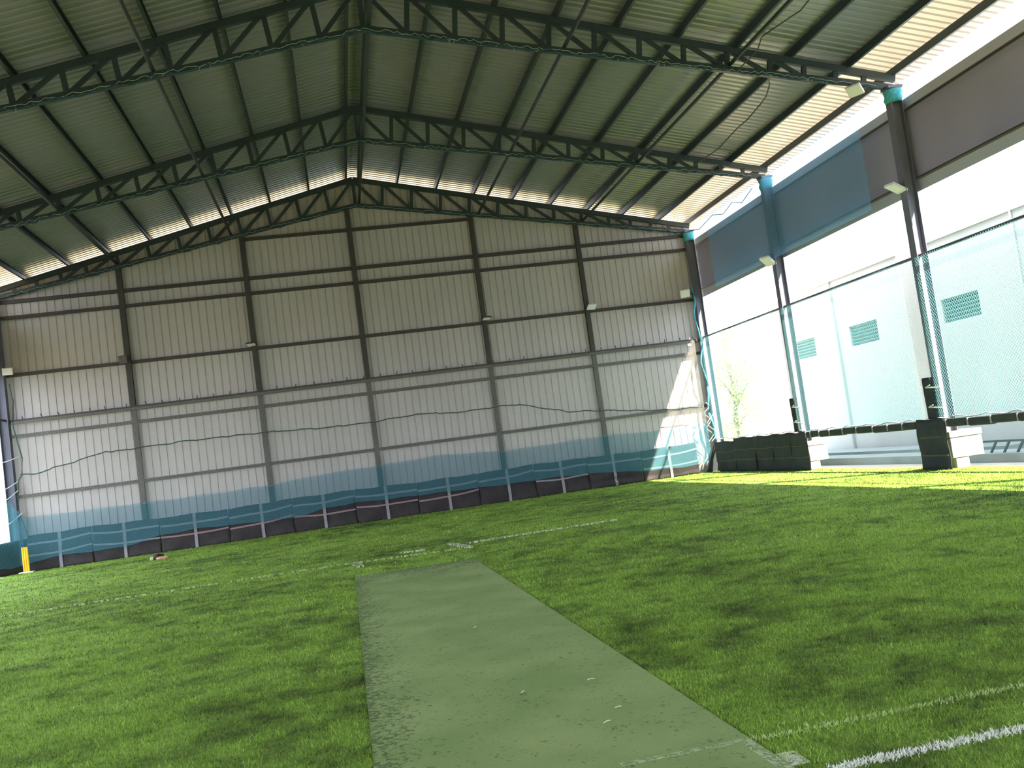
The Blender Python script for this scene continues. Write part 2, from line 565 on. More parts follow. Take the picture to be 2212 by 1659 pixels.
def slab_line(pts, wd, mat, label, z0=0.0, z1=0.03):
    vs, fs, n = [], [], len(pts)
    for i, p in enumerate(pts):
        q0, q1 = pts[max(i - 1, 0)], pts[min(i + 1, n - 1)]
        d = Vector((q1[0] - q0[0], q1[1] - q0[1])).normalized()
        ox, oy = -d.y * wd / 2, d.x * wd / 2
        vs += [(p[0] + ox, p[1] + oy, z0), (p[0] - ox, p[1] - oy, z0), (p[0] - ox, p[1] - oy, z1), (p[0] + ox, p[1] + oy, z1)]
    for i in range(n - 1):
        for k in range(4):
            fs.append((4 * i + k, 4 * i + (k + 1) % 4, 4 * i + 4 + (k + 1) % 4, 4 * i + 4 + k))
    fs += [(3, 2, 1, 0), (4 * n - 4, 4 * n - 3, 4 * n - 2, 4 * n - 1)]
    mb = MB().add(vs, fs)
    return tag(mb.build('painted_line', mat), label, 'line marking')


slab_line([(-10.5, 17.42), (-7.2, 17.40), (-4.7, 17.36), (-1.45, 17.28)], 0.075, M['faint_line'],
          'thin white crease line across the turf left of the strip\'s far end')
slab_line([(-1.35, 17.2), (0.47, 16.85)], 0.05, M['faint_line'],
          'faint crease line across the gap just beyond the far end of the strip')
slab_line([(0.66, 17.74), (2.2, 17.76), (3.6, 17.84)], 0.075, M['white_line'],
          'thin white crease line running right from beyond the strip\'s far end')
slab_line([(0.40, 18.15), (0.60, 16.85)], 0.13, M['white_line'],
          'short thick white crease tick at the right end beyond the strip')
slab_line([(-1.42, 17.3), (-1.32, 16.4)], 0.13, M['white_line'],
          'smudged white tick at the left end beyond the strip')
slab_line([(-0.66, 17.9), (-0.42, 17.72), (-0.1, 17.72)], 0.07, M['white_line'],
          'short white dash between the two crease ticks')
slab_line([(0.395, 4.66), (0.395, 3.2)], 0.06, M['mat_line'],
          'faint white stripe along the near right edge of the strip', 0.011, 0.0135)
slab_line([(-0.25, 4.64), (0.36, 4.63)], 0.045, M['mat_line'],
          'faint white line crossing the near right corner of the strip', 0.011, 0.0135)
M['patch'] = paint_mat('white_paint_patch', (0.62, 0.66, 0.52), 0.56, 40.0)
slab_line([(0.475, 4.38), (0.475, 4.21)], 0.11, M['patch'], 'small white paint patch on turf beside the near right edge of the strip', 0.0, 0.007)

# straw bits lying on the strip
for i, (x, y, a, ln) in enumerate([(-0.117, 5.36, 0.5, 0.055), (0.02, 5.6, 0.2, 0.04), (-0.42, 6.35, 1.0, 0.05), (0.05, 6.35, -0.1, 0.05), (-0.38, 9.0, 0.9, 0.06)]):
    c, s = math.cos(a) * ln / 2, math.sin(a) * ln / 2
    mb = MB().tube([(x - c, y - s, 0.014), (x, y, 0.018), (x + c, y + s, 0.014)], 0.0035, 5)
    tag(mb.build('straw_bit', M['base_pale']), 'tiny pale straw bit lying on the cricket strip', 'straw', 'straw bits on the strip')


# ------------------------------------------------------------------ walls and roof
def corrugated(length, pitch, rib, depth, slope=0.018):
    """profile points (position, depth) along a ribbed sheet"""
    pts, t = [], 0.0
    while t < length - 1e-6:
        pts += [(t, 0.0), (t + pitch - rib - 2 * slope, 0.0), (t + pitch - rib - slope, depth), (t + pitch - slope, depth)]
        t += pitch
    pts.append((t, 0.0))
    return pts


# back gable: ribs stand outwards, the sheet stops under the roof
mb = MB()
prof = corrugated(22.3, 0.23, 0.026, 0.022, 0.012)
vs = []
for t, dpt in prof:
    x = -11.15 + t
    vs += [(x, D + 0.02 + dpt, -0.05), (x, D + 0.02 + dpt, topz(x) + 0.06)]
mb.add(vs, [(2 * i, 2 * i + 2, 2 * i + 3, 2 * i + 1) for i in range(len(prof) - 1)])
struct('wall_back', mb, M['wall'], 'pale ribbed metal sheet gable wall at the back of the hall', 'wall', solid=0.004)

# roof: ribs run down the slope; the lowest strips are paler fibreglass that lets a little daylight through
prof = corrugated(D + 0.95 - FRONT, 0.205, 0.05, 0.03, 0.022)


def roof_strip(mb, sgn, xa, xb, lift=0.0):
    vs, fs = [], []
    for t, dpt in prof:
        for x in (xa, xb):
            vs.append((sgn * x, FRONT + t, roofz(x) + dpt + lift))
    for i in range(len(prof) - 1):
        q = (i * 2, (i + 1) * 2, (i + 1) * 2 + 1, i * 2 + 1)
        fs.append(q if sgn < 0 else tuple(reversed(q)))
    mb.add(vs, fs)


mb = MB()
for sgn in (-1, 1):
    roof_strip(mb, sgn, 0.0, 10.11)
struct('ceiling', mb, M['roof'], 'ribbed metal sheet roof seen from below', 'roof', solid=0.004)
for sgn, side in ((1, 'right'), (-1, 'left')):
    mb = MB()
    roof_strip(mb, sgn, 10.095, 11.66, -0.004)
    struct('ceiling_strip', mb, M['eave'], 'paler translucent roof strip along the %s eave' % side, 'roof')

# side claddings under the eaves, open below
for sgn, nm in ((1, 'right'), (-1, 'left')):
    X = sgn * 11.24
    root = thing('wall_' + nm, (X, 10, 5.87), 'dull grey sheet band under the %s eave' % nm, 'wall', kind='structure')
    MB().box(min(X, X + sgn * 0.02), max(X, X + sgn * 0.02), FRONT, D, 6.13, 7.63).build('sheet', M['panel'], root)
    MB().box(min(X, X + sgn * 0.02), max(X, X + sgn * 0.02), FRONT, D, 5.87, 6.13).build('edge_sheet', M['panel_edge'], root)
    MB().box(min(X, X + sgn * 0.02), max(X, X + sgn * 0.02), FRONT, D, 7.63, 7.89).build('edge_sheet', M['panel_edge'], root)

# front gable behind the camera, open below
mb = MB()
vs = []
prof = corrugated(22.4, 0.235, 0.035, 0.032, 0.012)
for t, dpt in prof:
    x = -11.2 + t
    vs += [(x, FRONT + dpt, 3.4), (x, FRONT + dpt, topz(x) + 0.1)]
mb.add(vs, [(2 * i, 2 * i + 2, 2 * i + 3, 2 * i + 1) for i in range(len(prof) - 1)])
struct('wall_front', mb, M['wall'], 'ribbed metal sheet gable over the open end behind the viewer', 'wall', solid=0.004)

# ------------------------------------------------------------------ trusses
POST_TOP = [0.93 + 0.925 * k for k in range(9)] + [9.07, 9.76, 10.40]
ORD = ['first', 'second', 'third', 'fourth', 'fifth', 'sixth', 'seventh', 'eighth', 'ninth', 'tenth', 'eleventh', 'twelfth']


def make_truss(y):
    root = thing('roof_truss', (0, y, botz(11)), '', 'roof truss', 'lattice trusses across the hall')
    steel = M['steel']
    # built as angle sections: chords with a wide foot, webs flat
    for sgn in (-1, 1):
        MB().bar((0, y, topz(0)), (sgn * 11.1, y, topz(11.1)), 0.10, 0.15).build('top_chord', steel, root)
        MB().bar((0, y, botz(0)), (sgn * 11.0, y, botz(11.0)), 0.10, 0.12).build('bottom_chord', steel, root)
        px, pz = 0.0, topz(0)
        for i, x in enumerate(POST_TOP):
            xb = x - (0.095 - 0.006 * i)
            MB().bar((sgn * x, y, topz(x)), (sgn * xb, y, botz(xb)), 0.10, 0.06, (0, 1, 0)).build('post', steel, root)
            if i < 10:
                MB().bar((sgn * px, y, pz), (sgn * xb, y, botz(xb)), 0.085, 0.05, (0, 1, 0)).build('diagonal_brace', steel, root)
            px, pz = x, topz(x)
    MB().bar((0, y, topz(0)), (0, y, botz(0)), 0.10, 0.06, (0, 1, 0)).build('post', steel, root)
    mb = MB()
    mb.box(-0.22, 0.22, y - 0.035, y - 0.025, topz(0) - 0.20, topz(0.2) + 0.02)
    mb.build('gusset_plate', steel, root)
    return root


t0 = make_truss(TY[2])
t0['label'] = 'dark teal lattice roof truss nearest the viewer, crossing the top of the view'
copy_thing(t0, (0, TY[1], botz(11)), 'dark teal lattice roof truss midway between nearest truss and back wall')
copy_thing(t0, (0, TY[0], botz(11)), 'dark lattice roof truss standing against the back gable wall')

# purlins: C sections lying on the top chords, running the length of the hall
PX = [1.41, 2.65, 3.87, 5.12, 6.38, 7.62, 8.80, 10.07, 11.10]
cprof = [(-0.03, -0.085), (0.03, -0.085), (0.03, -0.065), (-0.018, -0.065), (-0.018, 0.065), (0.03, 0.065), (0.03, 0.085), (-0.03, 0.085)]
first = None
for sgn, side in ((1, 'right'), (-1, 'left')):
    for i, x in enumerate([0.2] + PX):
        z = topz(x) + 0.145
        if i == 0:
            lab = 'long dark steel ridge purlin running under the roof, just %s of the ridge' % side
        elif i == len(PX):
            lab = 'long dark steel eave purlin along the %s edge of the roof' % side
        else:
            lab = 'long dark steel purlin under the roof, %s one down the %s slope from the ridge' % (ORD[i - 1], side)
        if first is None:
            first = MB().bar((x, FRONT, z), (x, D + 0.9, z), 0, 0, (0, 0, 1), cprof).build('roof_purlin', M['steel'])
            # move its origin onto the bar
            for v in first.data.vertices:
                v.co.x -= x
                v.co.z -= z
            first.location = (x, 0, z)
            tag(first, lab, 'purlin', 'purlins under the roof')
        else:
            c = first.copy()
            COL.objects.link(c)
            c.location = (sgn * x, 0, z)
            c['label'] = lab

# tie pipes resting on the bottom chords
first = None
for x, lab in ((3.95, 'thin steel tie pipe on the truss bottom chords, inner one right of the ridge'),
               (7.40, 'thin steel tie pipe on the truss bottom chords, outer one right of the ridge'),
               (-3.95, 'thin steel tie pipe on the truss bottom chords, inner one left of the ridge'),
               (-7.40, 'thin steel tie pipe on the truss bottom chords, outer one left of the ridge'),
               (0.12, 'thin steel tie pipe hanging below the ridge between the truss peaks')):
    z = botz(x) + 0.085
    if first is None:
        first = MB().tube([(0, FRONT, 0), (0, 5, 0), (0, D - 0.05, 0)], 0.042, 8).build('tie_pipe', M['steel'], smooth=True)
        first.location = (x, 0, z)
        tag(first, lab, 'tie pipe', 'tie pipes along the trusses')
    else:
        c = first.copy()
        COL.objects.link(c)
        c.location = (x, 0, z)
        c['label'] = lab


# ------------------------------------------------------------------ side columns
def make_column(x, y, sgn, label, z0=0.0):
    root = thing('steel_column', (x, y, 0), label, 'column', 'steel columns along the sides', 'thing')
    mb = MB()
    zt = botz(11) - 0.02
    mb.box(x - 0.13, x - 0.115, y - 0.11, y + 0.11, z0, zt)
    mb.box(x + 0.115, x + 0.13, y - 0.11, y + 0.11, z0, zt)
    mb.box(x - 0.115, x + 0.115, y - 0.007, y + 0.007, z0, zt)
    mb.build('shaft', M['column'], root)
    MB().box(x - 0.17, x + 0.17, y - 0.15, y + 0.15, zt - 0.03, zt + 0.03).build('cap_plate', M['column'], root)
    if sgn > 0:
        mb = MB()
        prof = [(zt - 0.33, 0.142), (zt - 0.25, 0.168), (zt - 0.16, 0.158), (zt - 0.09, 0.175), (zt - 0.045, 0.16)]
        vs, fs = [], []
        for z, r in prof:
            for k in range(10):
                t = 2 * math.pi * k / 10 + 0.2
                rr = r * (1.12 + 0.1 * math.sin(3 * t + z * 20))
                vs.append((x + math.cos(t) * rr, y + math.sin(t) * rr, z))
        for i in range(len(prof) - 1):
            for k in range(10):
                k2 = (k + 1) % 10
                fs.append((i * 10 + k, i * 10 + k2, (i + 1) * 10 + k2, (i + 1) * 10 + k))
        mb.add(vs, fs).build('net_wrap', M['net_wrap'], root, smooth=True, solid=0.01)
        root.children[-1]['label'] = 'bunched cyan net tied round the column head'
    return root


make_column(11.0, TY[2], 1, 'grey steel side column under the right end of the nearest truss', 0.76)
make_column(11.0, TY[1], 1, 'grey steel side column under the right end of the middle truss', 0.76)
make_column(11.0, TY[0] - 0.07, 1, 'grey steel side column in the corner right of the back wall')
make_column(11.0, TY[3], 1, 'grey steel side column on the right, beyond the frame edge')
make_column(-11.0, TY[0] - 0.07, -1, 'grey steel side column in the corner left of the back wall')
make_column(-11.0, TY[1], -1, 'grey steel side column on the left under the middle truss')
make_column(-11.0, TY[2], -1, 'grey steel side column on the left under the nearest truss')

# rails along the sides
for sgn, side in ((1, 'right'), (-1, 'left')):
    for z, r, lab in ((7.63, 0.03, 'thin dark rail along the upper part of the %s cladding band'),
                      (6.13, 0.03, 'thin dark rail along the lower part of the %s cladding band'),
                      (4.49, 0.035, 'thin steel rail spanning the open %s side at mid height')):
        x = sgn * (11.19 if z > 5 else 10.98)
        o = MB().tube([(x, FRONT, z), (x, 8, z), (x, D, z)], r, 8).build('side_rail', M['girt'], smooth=True)
        tag(o, lab % side, 'rail', 'rails along the sides')

# ------------------------------------------------------------------ back wall framing
WX = [(-7.40, 'leftmost of five'), (-3.66, 'second from the left of five'), (-0.29, 'middle of five, under the ridge'),
      (3.66, 'second from the right of five'), (7.15, 'rightmost of five')]
for x, place in WX:
    mb = MB()
    y1 = D + 0.01
    zt = botz(x) - 0.03
    mb.box(x - 0.075, x + 0.075, D - 0.12, D - 0.108, 0, zt)
    mb.box(x - 0.075, x + 0.075, D - 0.012, D, 0, zt)
    mb.box(x - 0.06, x - 0.048, D - 0.108, D - 0.012, 0, zt)
    mb.box(x + 0.048, x + 0.06, D - 0.108, D - 0.012, 0, zt)
    tag(mb.build('wall_post', M['girt']), 'dark steel upright on the back wall, ' + place, 'upright', 'uprights on the back wall', 'thing')

GZ = [(9.30, 0.10, -3.66, 3.66, 'short top one between the second and fourth uprights'),
      (8.05, 0.11, -10.9, 10.9, 'second from the top'),
      (7.57, 0.10, -10.9, 10.9, 'third from the top'),
      (5.83, 0.10, -10.9, 10.9, 'at floodlight height'),
      (4.42, 0.13, -10.9, 10.9, 'thick one carrying the net hooks'),
      (4.00, 0.10, -10.9, 10.9, 'just below the thick hooked girt'),
      (2.205, 0.10, -10.9, 10.9, 'lowest, above the black fabric panels')]
for z, h, x0, x1, place in GZ:
    root = thing('wall_girt', ((x0 + x1) / 2, D - 0.05, z), 'dark steel girt across the back wall, ' + place, 'girt', 'girts across the back wall', 'thing')
    gp = [(-0.04, -h / 2), (0.04, -h / 2), (0.04, -h / 2 + 0.012), (-0.028, -h / 2 + 0.012), (-0.028, h / 2 - 0.012), (0.04, h / 2 - 0.012), (0.04, h / 2), (-0.04, h / 2)]
    yy = D - 0.05 if h < 0.12 else D - 0.16
    MB().bar((x1, yy, z), (x0, yy, z), 0, 0, (0, 0, 1), gp).build('rail', M['girt'], root)
    if h > 0.12:
        k = 0
        x = -10.5
        while x < 10.8:
            a = random.uniform(-0.05, 0.05)
            MB().tube([(x, yy - 0.03, z + 0.04), (x + a * 0.4, yy - 0.035, z + 0.10), (x + a, yy - 0.04, z + 0.14 + random.uniform(0, 0.03))], 0.014, 5).build('net_hook', M['steel'], root)
            x += random.uniform(0.42, 0.6)

# ------------------------------------------------------------------ black fabric panels along the back wall
PCX = [-9.82, -8.01, -5.98, -4.01, -2.13, -0.20, 1.77, 3.70, 5.48, 7.25, 9.17]
edges = [-10.72] + [(a + b) / 2 for a, b in zip(PCX[:-1], PCX[1:])] + [10.15]
PANEL_LAB = ['nearest the left corner, behind the yellow stumps', 'second from the left corner', 'third from the left corner', 'fourth from the left corner',
             'fifth from the left corner', 'sixth, at the middle under the ridge', 'fifth from the right corner', 'fourth from the right corner',
             'third from the right corner', 'second from the right corner, with sagging folds', 'half in sun beside the right corner']


def fabric_panel(i, xa, xb, xc, y0, lab):
    root = thing('fabric_panel', (xc, y0, 0), 'black fabric skirt panel with pale tape cross, ' + lab, 'fabric panel', 'fabric panels along the back wall')
    ph = i * 1.7
    zt0, zt1 = 1.03 + 0.03 * math.sin(ph), 1.03 + 0.03 * math.sin(ph + 1.9)

    def surf(u, v):
        x = xa + 0.012 + (xb - xa - 0.024) * u
        zt = zt0 * (1 - u) + zt1 * u + 0.012 * math.sin(u * 9 + ph)
        z = zt * v
        sag = 0.03 * math.sin(6 * u + 5 * v + ph) + 0.018 * math.sin(17 * u - 9 * v + ph) + 0.02 * math.sin(3 * v * math.pi + 4 * u)
        y = y0 - 0.03 - 0.09 * (1 - v) + 0.55 * sag * (1 - v * 0.5)
        if i == 9:
            y -= 0.06 * math.sin(math.pi * u) * (1 - v) * math.sin(22 * (v + 0.25 * (u - 0.5) ** 2))
        return (x, y, z)
    MB().grid(28, 16, surf).build('cloth', M['black'], root, smooth=True, solid=0.012)

    def strip(u0, v0, u1, v1, wd, nm, mat, n=10, sagz=0.0):
        mbs = MB()
        vs, fs = [], []
        for k in range(n + 1):
            t = k / n
            u, v = u0 + (u1 - u0) * t, v0 + (v1 - v0) * t - sagz * math.sin(math.pi * t)
            px, py, pz = surf(min(max(u, 0), 1), min(max(v, 0), 1.0))
            py -= 0.028
            if abs(v1 - v0) > abs(u1 - u0):
                vs += [(px - wd / 2, py, pz), (px + wd / 2, py, pz)]
            else:
                vs += [(px, py, pz - wd / 2), (px, py, pz + wd / 2)]
        for k in range(n):
            fs.append((2 * k, 2 * k + 2, 2 * k + 3, 2 * k + 1))
        mbs.add(vs, fs)
        o = mbs.build(nm, mat, root, solid=0.008)
        return o
    uc = (xc - xa) / (xb - xa)
    strip(uc, 0.0, uc, 1.0, 0.09, 'upright_tape', M['tape'])
    lowmat = M['tape_pink'] if i in (2, 3, 4, 5, 6) else M['tape']
    strip(0.0, 0.76 + 0.03 * math.sin(ph), 1.0, 0.80 + 0.02 * math.cos(ph), 0.055, 'cross_tape', M['tape'], 12, 0.03)
    if i not in (7, 9):
        strip(0.0, 0.44 + 0.04 * math.sin(ph), 1.0, 0.47 + 0.05 * math.cos(ph * 1.3), 0.05, 'cross_tape', lowmat, 12, 0.035)
    return root


for i, xc in enumerate(PCX):
    fabric_panel(i, edges[i], edges[i + 1], xc, D - 0.15, PANEL_LAB[i])

# corner piece on the left, turning along the side
root = thing('fabric_panel', (-11.0, 29.9, 0), 'black fabric panel turning the left corner at the frame edge', 'fabric panel', 'fabric panels along the back wall')
MB().grid(16, 12, lambda u, v: (-11.35 + 0.62 * u + 0.0, 29.55 + 0.78 * u ** 0.8 - 0.07 * (1 - v) + 0.015 * math.sin(9 * u + 5 * v), (0.93 + 0.03 * u) * v)).build('cloth', M['black'], root, smooth=True, solid=0.012)
MB().tube([(-10.80, 30.16, 0), (-10.80, 30.17, 0.95)], 0.014, 6).build('seam_rod', M['rope_dark'], root)

# ------------------------------------------------------------------ cyan safety net on the back wall
NT = [(-10.9, 2.0), (-10.8, 1.7), (-10.72, 1.59), (-9.49, 1.57), (-7.34, 1.55), (-5.78, 1.535), (-3.71, 1.556), (-2.0, 1.67), (-0.28, 1.70), (1.57, 1.77), (3.66, 1.62), (5.44, 1.645), (7.09, 1.68), (8.6, 1.60), (10.6, 1.60)]
NB = [(-11.05, 0.18), (-10.9, 0.20), (-10.0, 0.35), (-8.96, 0.335), (-7.98, 0.33), (-6.97, 0.51), (-5.89, 0.56), (-4.94, 0.52), (-3.0, 0.46), (-2.14, 0.61), (-1.13, 0.655), (0.0, 0.615), (2.23, 0.585), (3.74, 0.55), (5.28, 0.56), (6.84, 0.49), (8.25, 0.34), (9.38, 0.30), (10.6, 0.3)]


def interp(tab, x):
    return float(np.interp(x, [a for a, b in tab], [b for a, b in tab]))


root = thing('safety_net', (0, D - 0.3, 0.4), 'cyan safety net with doubled lower band hung across the back wall', 'net')


def net_band(u, v):
    x = -11.0 + 21.6 * u
    zb = interp(NB, x) + 0.012 * math.sin(x * 5.1)
    zt = interp(NT, x) + 0.012 * math.sin(x * 4.3 + 1)
    y = D - 0.345 + 0.012 * math.sin(x * 3) - 0.02 * (1 - v)
    y -= 0.02
    return (x, y, zb + (zt - zb) * v)


MB().grid(140, 6, net_band).build('folded_band', M['net_back'], root)
root.children[-1]['label'] = 'denser doubled cyan band of the net'
MB().grid(14, 8, lambda u, v: (-11.38 + 0.66 * u, 29.46 + 0.72 * u ** 0.8 - 0.05 + 0.02 * math.sin(11 * u + 4 * v), 0.20 + (0.80 + 1.25 * max(0.0, 1 - abs(u - 0.62) * 2.4)) * v + 0.02 * math.sin(9 * u))).build('folded_band', M['net_back'], root)
MB().grid(60, 6, lambda u, v: (-10.8 + 21.4 * u, D - 0.335 - 0.02 * math.sin(u * 40), interp(NT, -10.8 + 21.4 * u) - 0.05 + (4.42 - interp(NT, -10.8 + 21.4 * u) + 0.05) * v)).build('sheer_mesh', M['net_back_thin'], root)
root.children[-1]['label'] = 'sheer pale single layer of the net below the hooked girt'
RP = [(-10.66, 2.85), (-10.3, 2.82), (-9.49, 2.964), (-8.9, 3.07), (-8.28, 3.215), (-8.0, 3.17), (-7.36, 3.195), (-5.6, 3.213), (-3.67, 3.174), (-1.84, 3.08), (-0.25, 3.064), (0.63, 3.127), (1.67, 3.114), (1.81, 3.051), (2.3, 3.04), (2.86, 3.03), (3.63, 3.055), (4.39, 3.03), (4.98, 2.85), (5.89, 2.61), (7.13, 2.48), (8.71, 2.29), (9.35, 2.24), (10.4, 2.2)]
pts = []
for k in range(211):
    x = -10.66 + 21.06 * k / 210
    pts.append((x, D - 0.37, interp(RP, x) + 0.014 * math.sin(x * 7) + 0.012 * random.uniform(-1, 1)))
MB().tube(pts, 0.017, 5).build('head_rope', M['rope_dark'], root)
root.children[-1]['label'] = 'dark wavering rope threaded through the net'
CH = [(-10.74, 5.55), (-10.69, 4.99), (-10.73, 4.30), (-10.66, 3.74), (-10.60, 3.33), (-10.62, 2.84), (-10.76, 2.66), (-10.82, 2.13), (-10.80, 1.72), (-10.70, 1.3), (-10.66, 1.02)]
MB().tube([(x + 0.02 * math.sin(k * 2.1), D - 0.33, z) for k, (x, z) in enumerate(CH)], 0.022, 5).build('edge_rope', M['rope_dark'], root)

# pale cords tying the net to the left corner column
for k, (a, b) in enumerate((((-11.2, 3.24), (-10.66, 3.37)), ((-11.12, 2.46), (-10.74, 2.66)), ((-11.12, 2.14), (-10.76, 2.40)), ((-11.1, 1.45), (-10.72, 1.72)))):
    o = MB().tube([(a[0], D - 0.42, a[1]), ((a[0] + b[0]) / 2, D - 0.44, (a[1] + b[1]) / 2 - 0.02), (b[0], D - 0.37, b[1])], 0.013, 5).build('lacing_string', M['rope_light'])
    tag(o, 'pale tie cord on the left corner column, %s from the top' % ORD[k], 'cord', 'tie cords on the left corner column')

# ------------------------------------------------------------------ nets on the right side
root = thing('safety_net', (10.86, 20, 1.0), 'pale cyan safety net closing the open right side below the mid rail', 'net')
MB().grid(90, 8, lambda u, v: (10.83 + 0.03 * math.sin(u * 60) * (1 - v), 9.5 + 20.75 * u, 1.03 + 0.01 * math.sin(u * 70) + (4.45 - 1.03) * v)).build('mesh_sheet', M['net_side'], root)
pts = [(10.81, 9.5 + 20.75 * k / 140, 1.06 + 0.02 * math.sin(k * 1.1) + random.uniform(-0.015, 0.015)) for k in range(141)]
MB().tube(pts, 0.013, 5).build('foot_rope', M['rope_light'], root)
root = thing('safety_net', (10.80, 23.6, 5.82), 'cyan net sheet hung over the right cladding band behind the nearest truss', 'net')
MB().grid(30, 8, lambda u, v: (10.80 + 0.02 * math.sin(u * 25), 19.1 + 9.1 * u, 5.82 + 2.3 * v - 0.04 * math.sin(math.pi * u) * v)).build('mesh_sheet', M['net_upper'], root)
root = thing('safety_net', (10.74, TY[0] - 0.25, 1.0), 'bunched strand of cyan net hanging down the right corner column', 'net')
pts = [(10.78 + 0.05 * math.sin(k * 0.9), TY[0] - 0.20 + 0.03 * math.sin(k * 1.7), 6.3 - k * 0.22) for k in range(25)]
MB().tube(pts, [0.02 + 0.012 * abs(math.sin(k * 0.7)) + (0.012 if k > 15 else 0) for k in range(25)], 7).build('bundle', M['net_wrap'], root, smooth=True)
MB().tube([(10.62 + 0.1 * math.sin(k * 1.3), TY[0] - 0.32, 2.3 - k * 0.1) for k in range(14)], 0.012, 5).build('loose_thread', M['rope_light'], root)
MB().tube([(10.70 + 0.13 * math.sin(k * 0.8 + 2), TY[0] - 0.34, 1.9 - k * 0.09) for k in range(11)], 0.012, 5).build('loose_thread', M['rope_light'], root)

# frayed net cord along the bottom chords of the trusses
for y, lab in ((TY[2], 'frayed pale net cord wound along the bottom of the nearest truss'), (TY[1], 'frayed net cord wound along the bottom of the middle truss'),
               (TY[0], 'frayed net cord wound along the bottom of the truss at the back wall')):
    root = thing('net_cord', (0, y - 0.08, botz(9)), lab, 'cord', 'net cords along the trusses')
    mb, mc = MB(), MB()
    pts, pts2 = [], []
    for k in range(261):
        x = -10.6 + 21.2 * k / 260
        pts.append((x, y - 0.075, botz(x) - 0.03 + random.uniform(-0.03, 0.035)))
        pts2.append((x, y - 0.065 + 0.01 * math.sin(k), botz(x) - 0.06 + 0.03 * math.sin(k * 0.55) + random.uniform(-0.02, 0.02)))
    mb.tube(pts, 0.005, 4)
    for k in range(46):
        x = random.uniform(-10.4, 10.4)
        ln = random.uniform(0.02, 0.10) 
        z = botz(x) - 0.05
        mb.tube([(x, y - 0.07, z), (x + random.uniform(-0.06, 0.06), y - 0.075, z - ln)], 0.0035, 4)
    mb.build('pale_strand', M['rope_light'], root)
    mc.tube(pts2, 0.016, 4)
    mc.build('cyan_strand', M['rope_cyan'], root)

# loose wires under the right roof slope
o = MB().tube([(7.9, 13.5, 9.0), (7.78, 14.8, 8.92), (7.8, 15.6, 8.86), (7.7, 16.2, 8.90), (7.6, 16.8, 8.93), (7.72, 17.3, 8.86), (7.5, 17.9, 8.70)], 0.014, 5).build('loose_wire', M['cable'])
tag(o, 'dark loose wire hanging in front of the nearest truss on the right', 'wire', 'loose wires under the roof')
o = MB().tube([(8.25, 18.05, 8.62), (8.52, 18.5, 8.62), (8.66, 19.0, 8.54), (8.77, 19.5, 8.56), (8.74, 20.2, 8.46), (8.86, 21.1, 8.54), (8.84, 22.2, 8.44), (8.88, 23.3, 8.53), (8.9, 24.2, 8.6)], 0.016, 5).build('loose_wire', M['cable'])
tag(o, 'dark loose wire sagging from the nearest truss to the middle truss on the right', 'wire', 'loose wires under the roof')
o = MB().tube([(11.05, 25.2, 8.12), (11.05, 26.0, 7.92), (11.04, 26.6, 8.12), (11.05, 27.4, 7.96), (11.05, 28.2, 8.15), (11.05, 29.4, 8.0), (11.05, 30.2, 8.15)], 0.018, 5).build('loose_wire', M['cable'])
tag(o, 'tangled dark wire strung in the bright eave gap near the back right corner', 'wire', 'loose wires under the roof')


# ------------------------------------------------------------------ floodlights
def floodlight(loc, aim, label, body='lamp_body', glass='lamp_glass', arm=None, size=(0.32, 0.26, 0.06)):
    root = thing('floodlight', loc, label, 'floodlight', 'floodlights round the hall')
    c = Vector(loc)
    rotm = Vector(aim).normalized().to_track_quat('-Z', 'Y').to_matrix()
    sx, sy, sz = size
    MB().obox(c, (sx, sy, sz), rotm).build('housing', M[body], root, bevel=0.008)
    MB().obox(c + rotm @ Vector((0, 0, -sz / 2 - 0.004)), (sx * 0.84, sy * 0.80, 0.008), rotm).build('glass_front', M[glass], root)
    mb = MB()
    for k in range(5):
        mb.obox(c + rotm @ Vector((sx * (-0.3 + 0.15 * k), 0, sz / 2 + 0.012)), (0.012, sy * 0.7, 0.024), rotm)
    mb.build('cooling_fin', M[body], root)
    if arm is not None:
        a = Vector(arm)
        d = (a - c)
        MB().bar(c + d.normalized() * 0.03, a, 0.035, 0.02).build('bracket', M['girt'], root)
    return root


floodlight((10.0, TY[2] - 0.22, 8.08), (-0.45, -0.30, -0.6), 'white floodlight hung under the right end of the nearest truss', arm=(10.0, TY[2], 8.34))
floodlight((10.70, TY[2] - 0.02, 5.98), (-0.35, -0.1, -1), 'white floodlight on the side column under the nearest truss', arm=(10.88, TY[2], 5.95), size=(0.26, 0.42, 0.06))
floodlight((10.70, TY[1] - 0.02, 5.80), (-0.5, -0.3, -1), 'white floodlight on the side column under the middle truss', arm=(10.88, TY[1], 5.75), size=(0.3, 0.4, 0.06))
floodlight((10.50, TY[0] - 0.25, 6.02), (-0.35, -1, -0.35), 'white floodlight beside the right corner column, tilted square', arm=(10.88, TY[0] - 0.08, 6.0))
floodlight((7.24, D - 0.33, 5.93), (0.15, -0.75, -1), 'white floodlight on the rightmost wall upright', arm=(7.15, D - 0.11, 5.90), size=(0.3, 0.22, 0.06))
floodlight((3.70, D - 0.33, 5.94), (0.1, -0.3, -1), 'dark floodlight on the wall upright second from right', 'lamp_dark', 'lamp_glass', arm=(3.66, D - 0.11, 5.92), size=(0.3, 0.2, 0.05))
floodlight((-3.72, D - 0.33, 5.94), (-0.05, -0.3, -1), 'floodlight with dark case on the wall upright second from left', 'lamp_dark', 'lamp_glass', arm=(-3.66, D - 0.11, 5.92), size=(0.3, 0.2, 0.05))
floodlight((-7.48, D - 0.36, 5.90), (-0.2, -1, -0.25), 'unlit dark square floodlight on the leftmost wall upright', 'lamp_dark', 'lamp_dark', arm=(-7.40, D - 0.11, 5.90), size=(0.26, 0.24, 0.08))
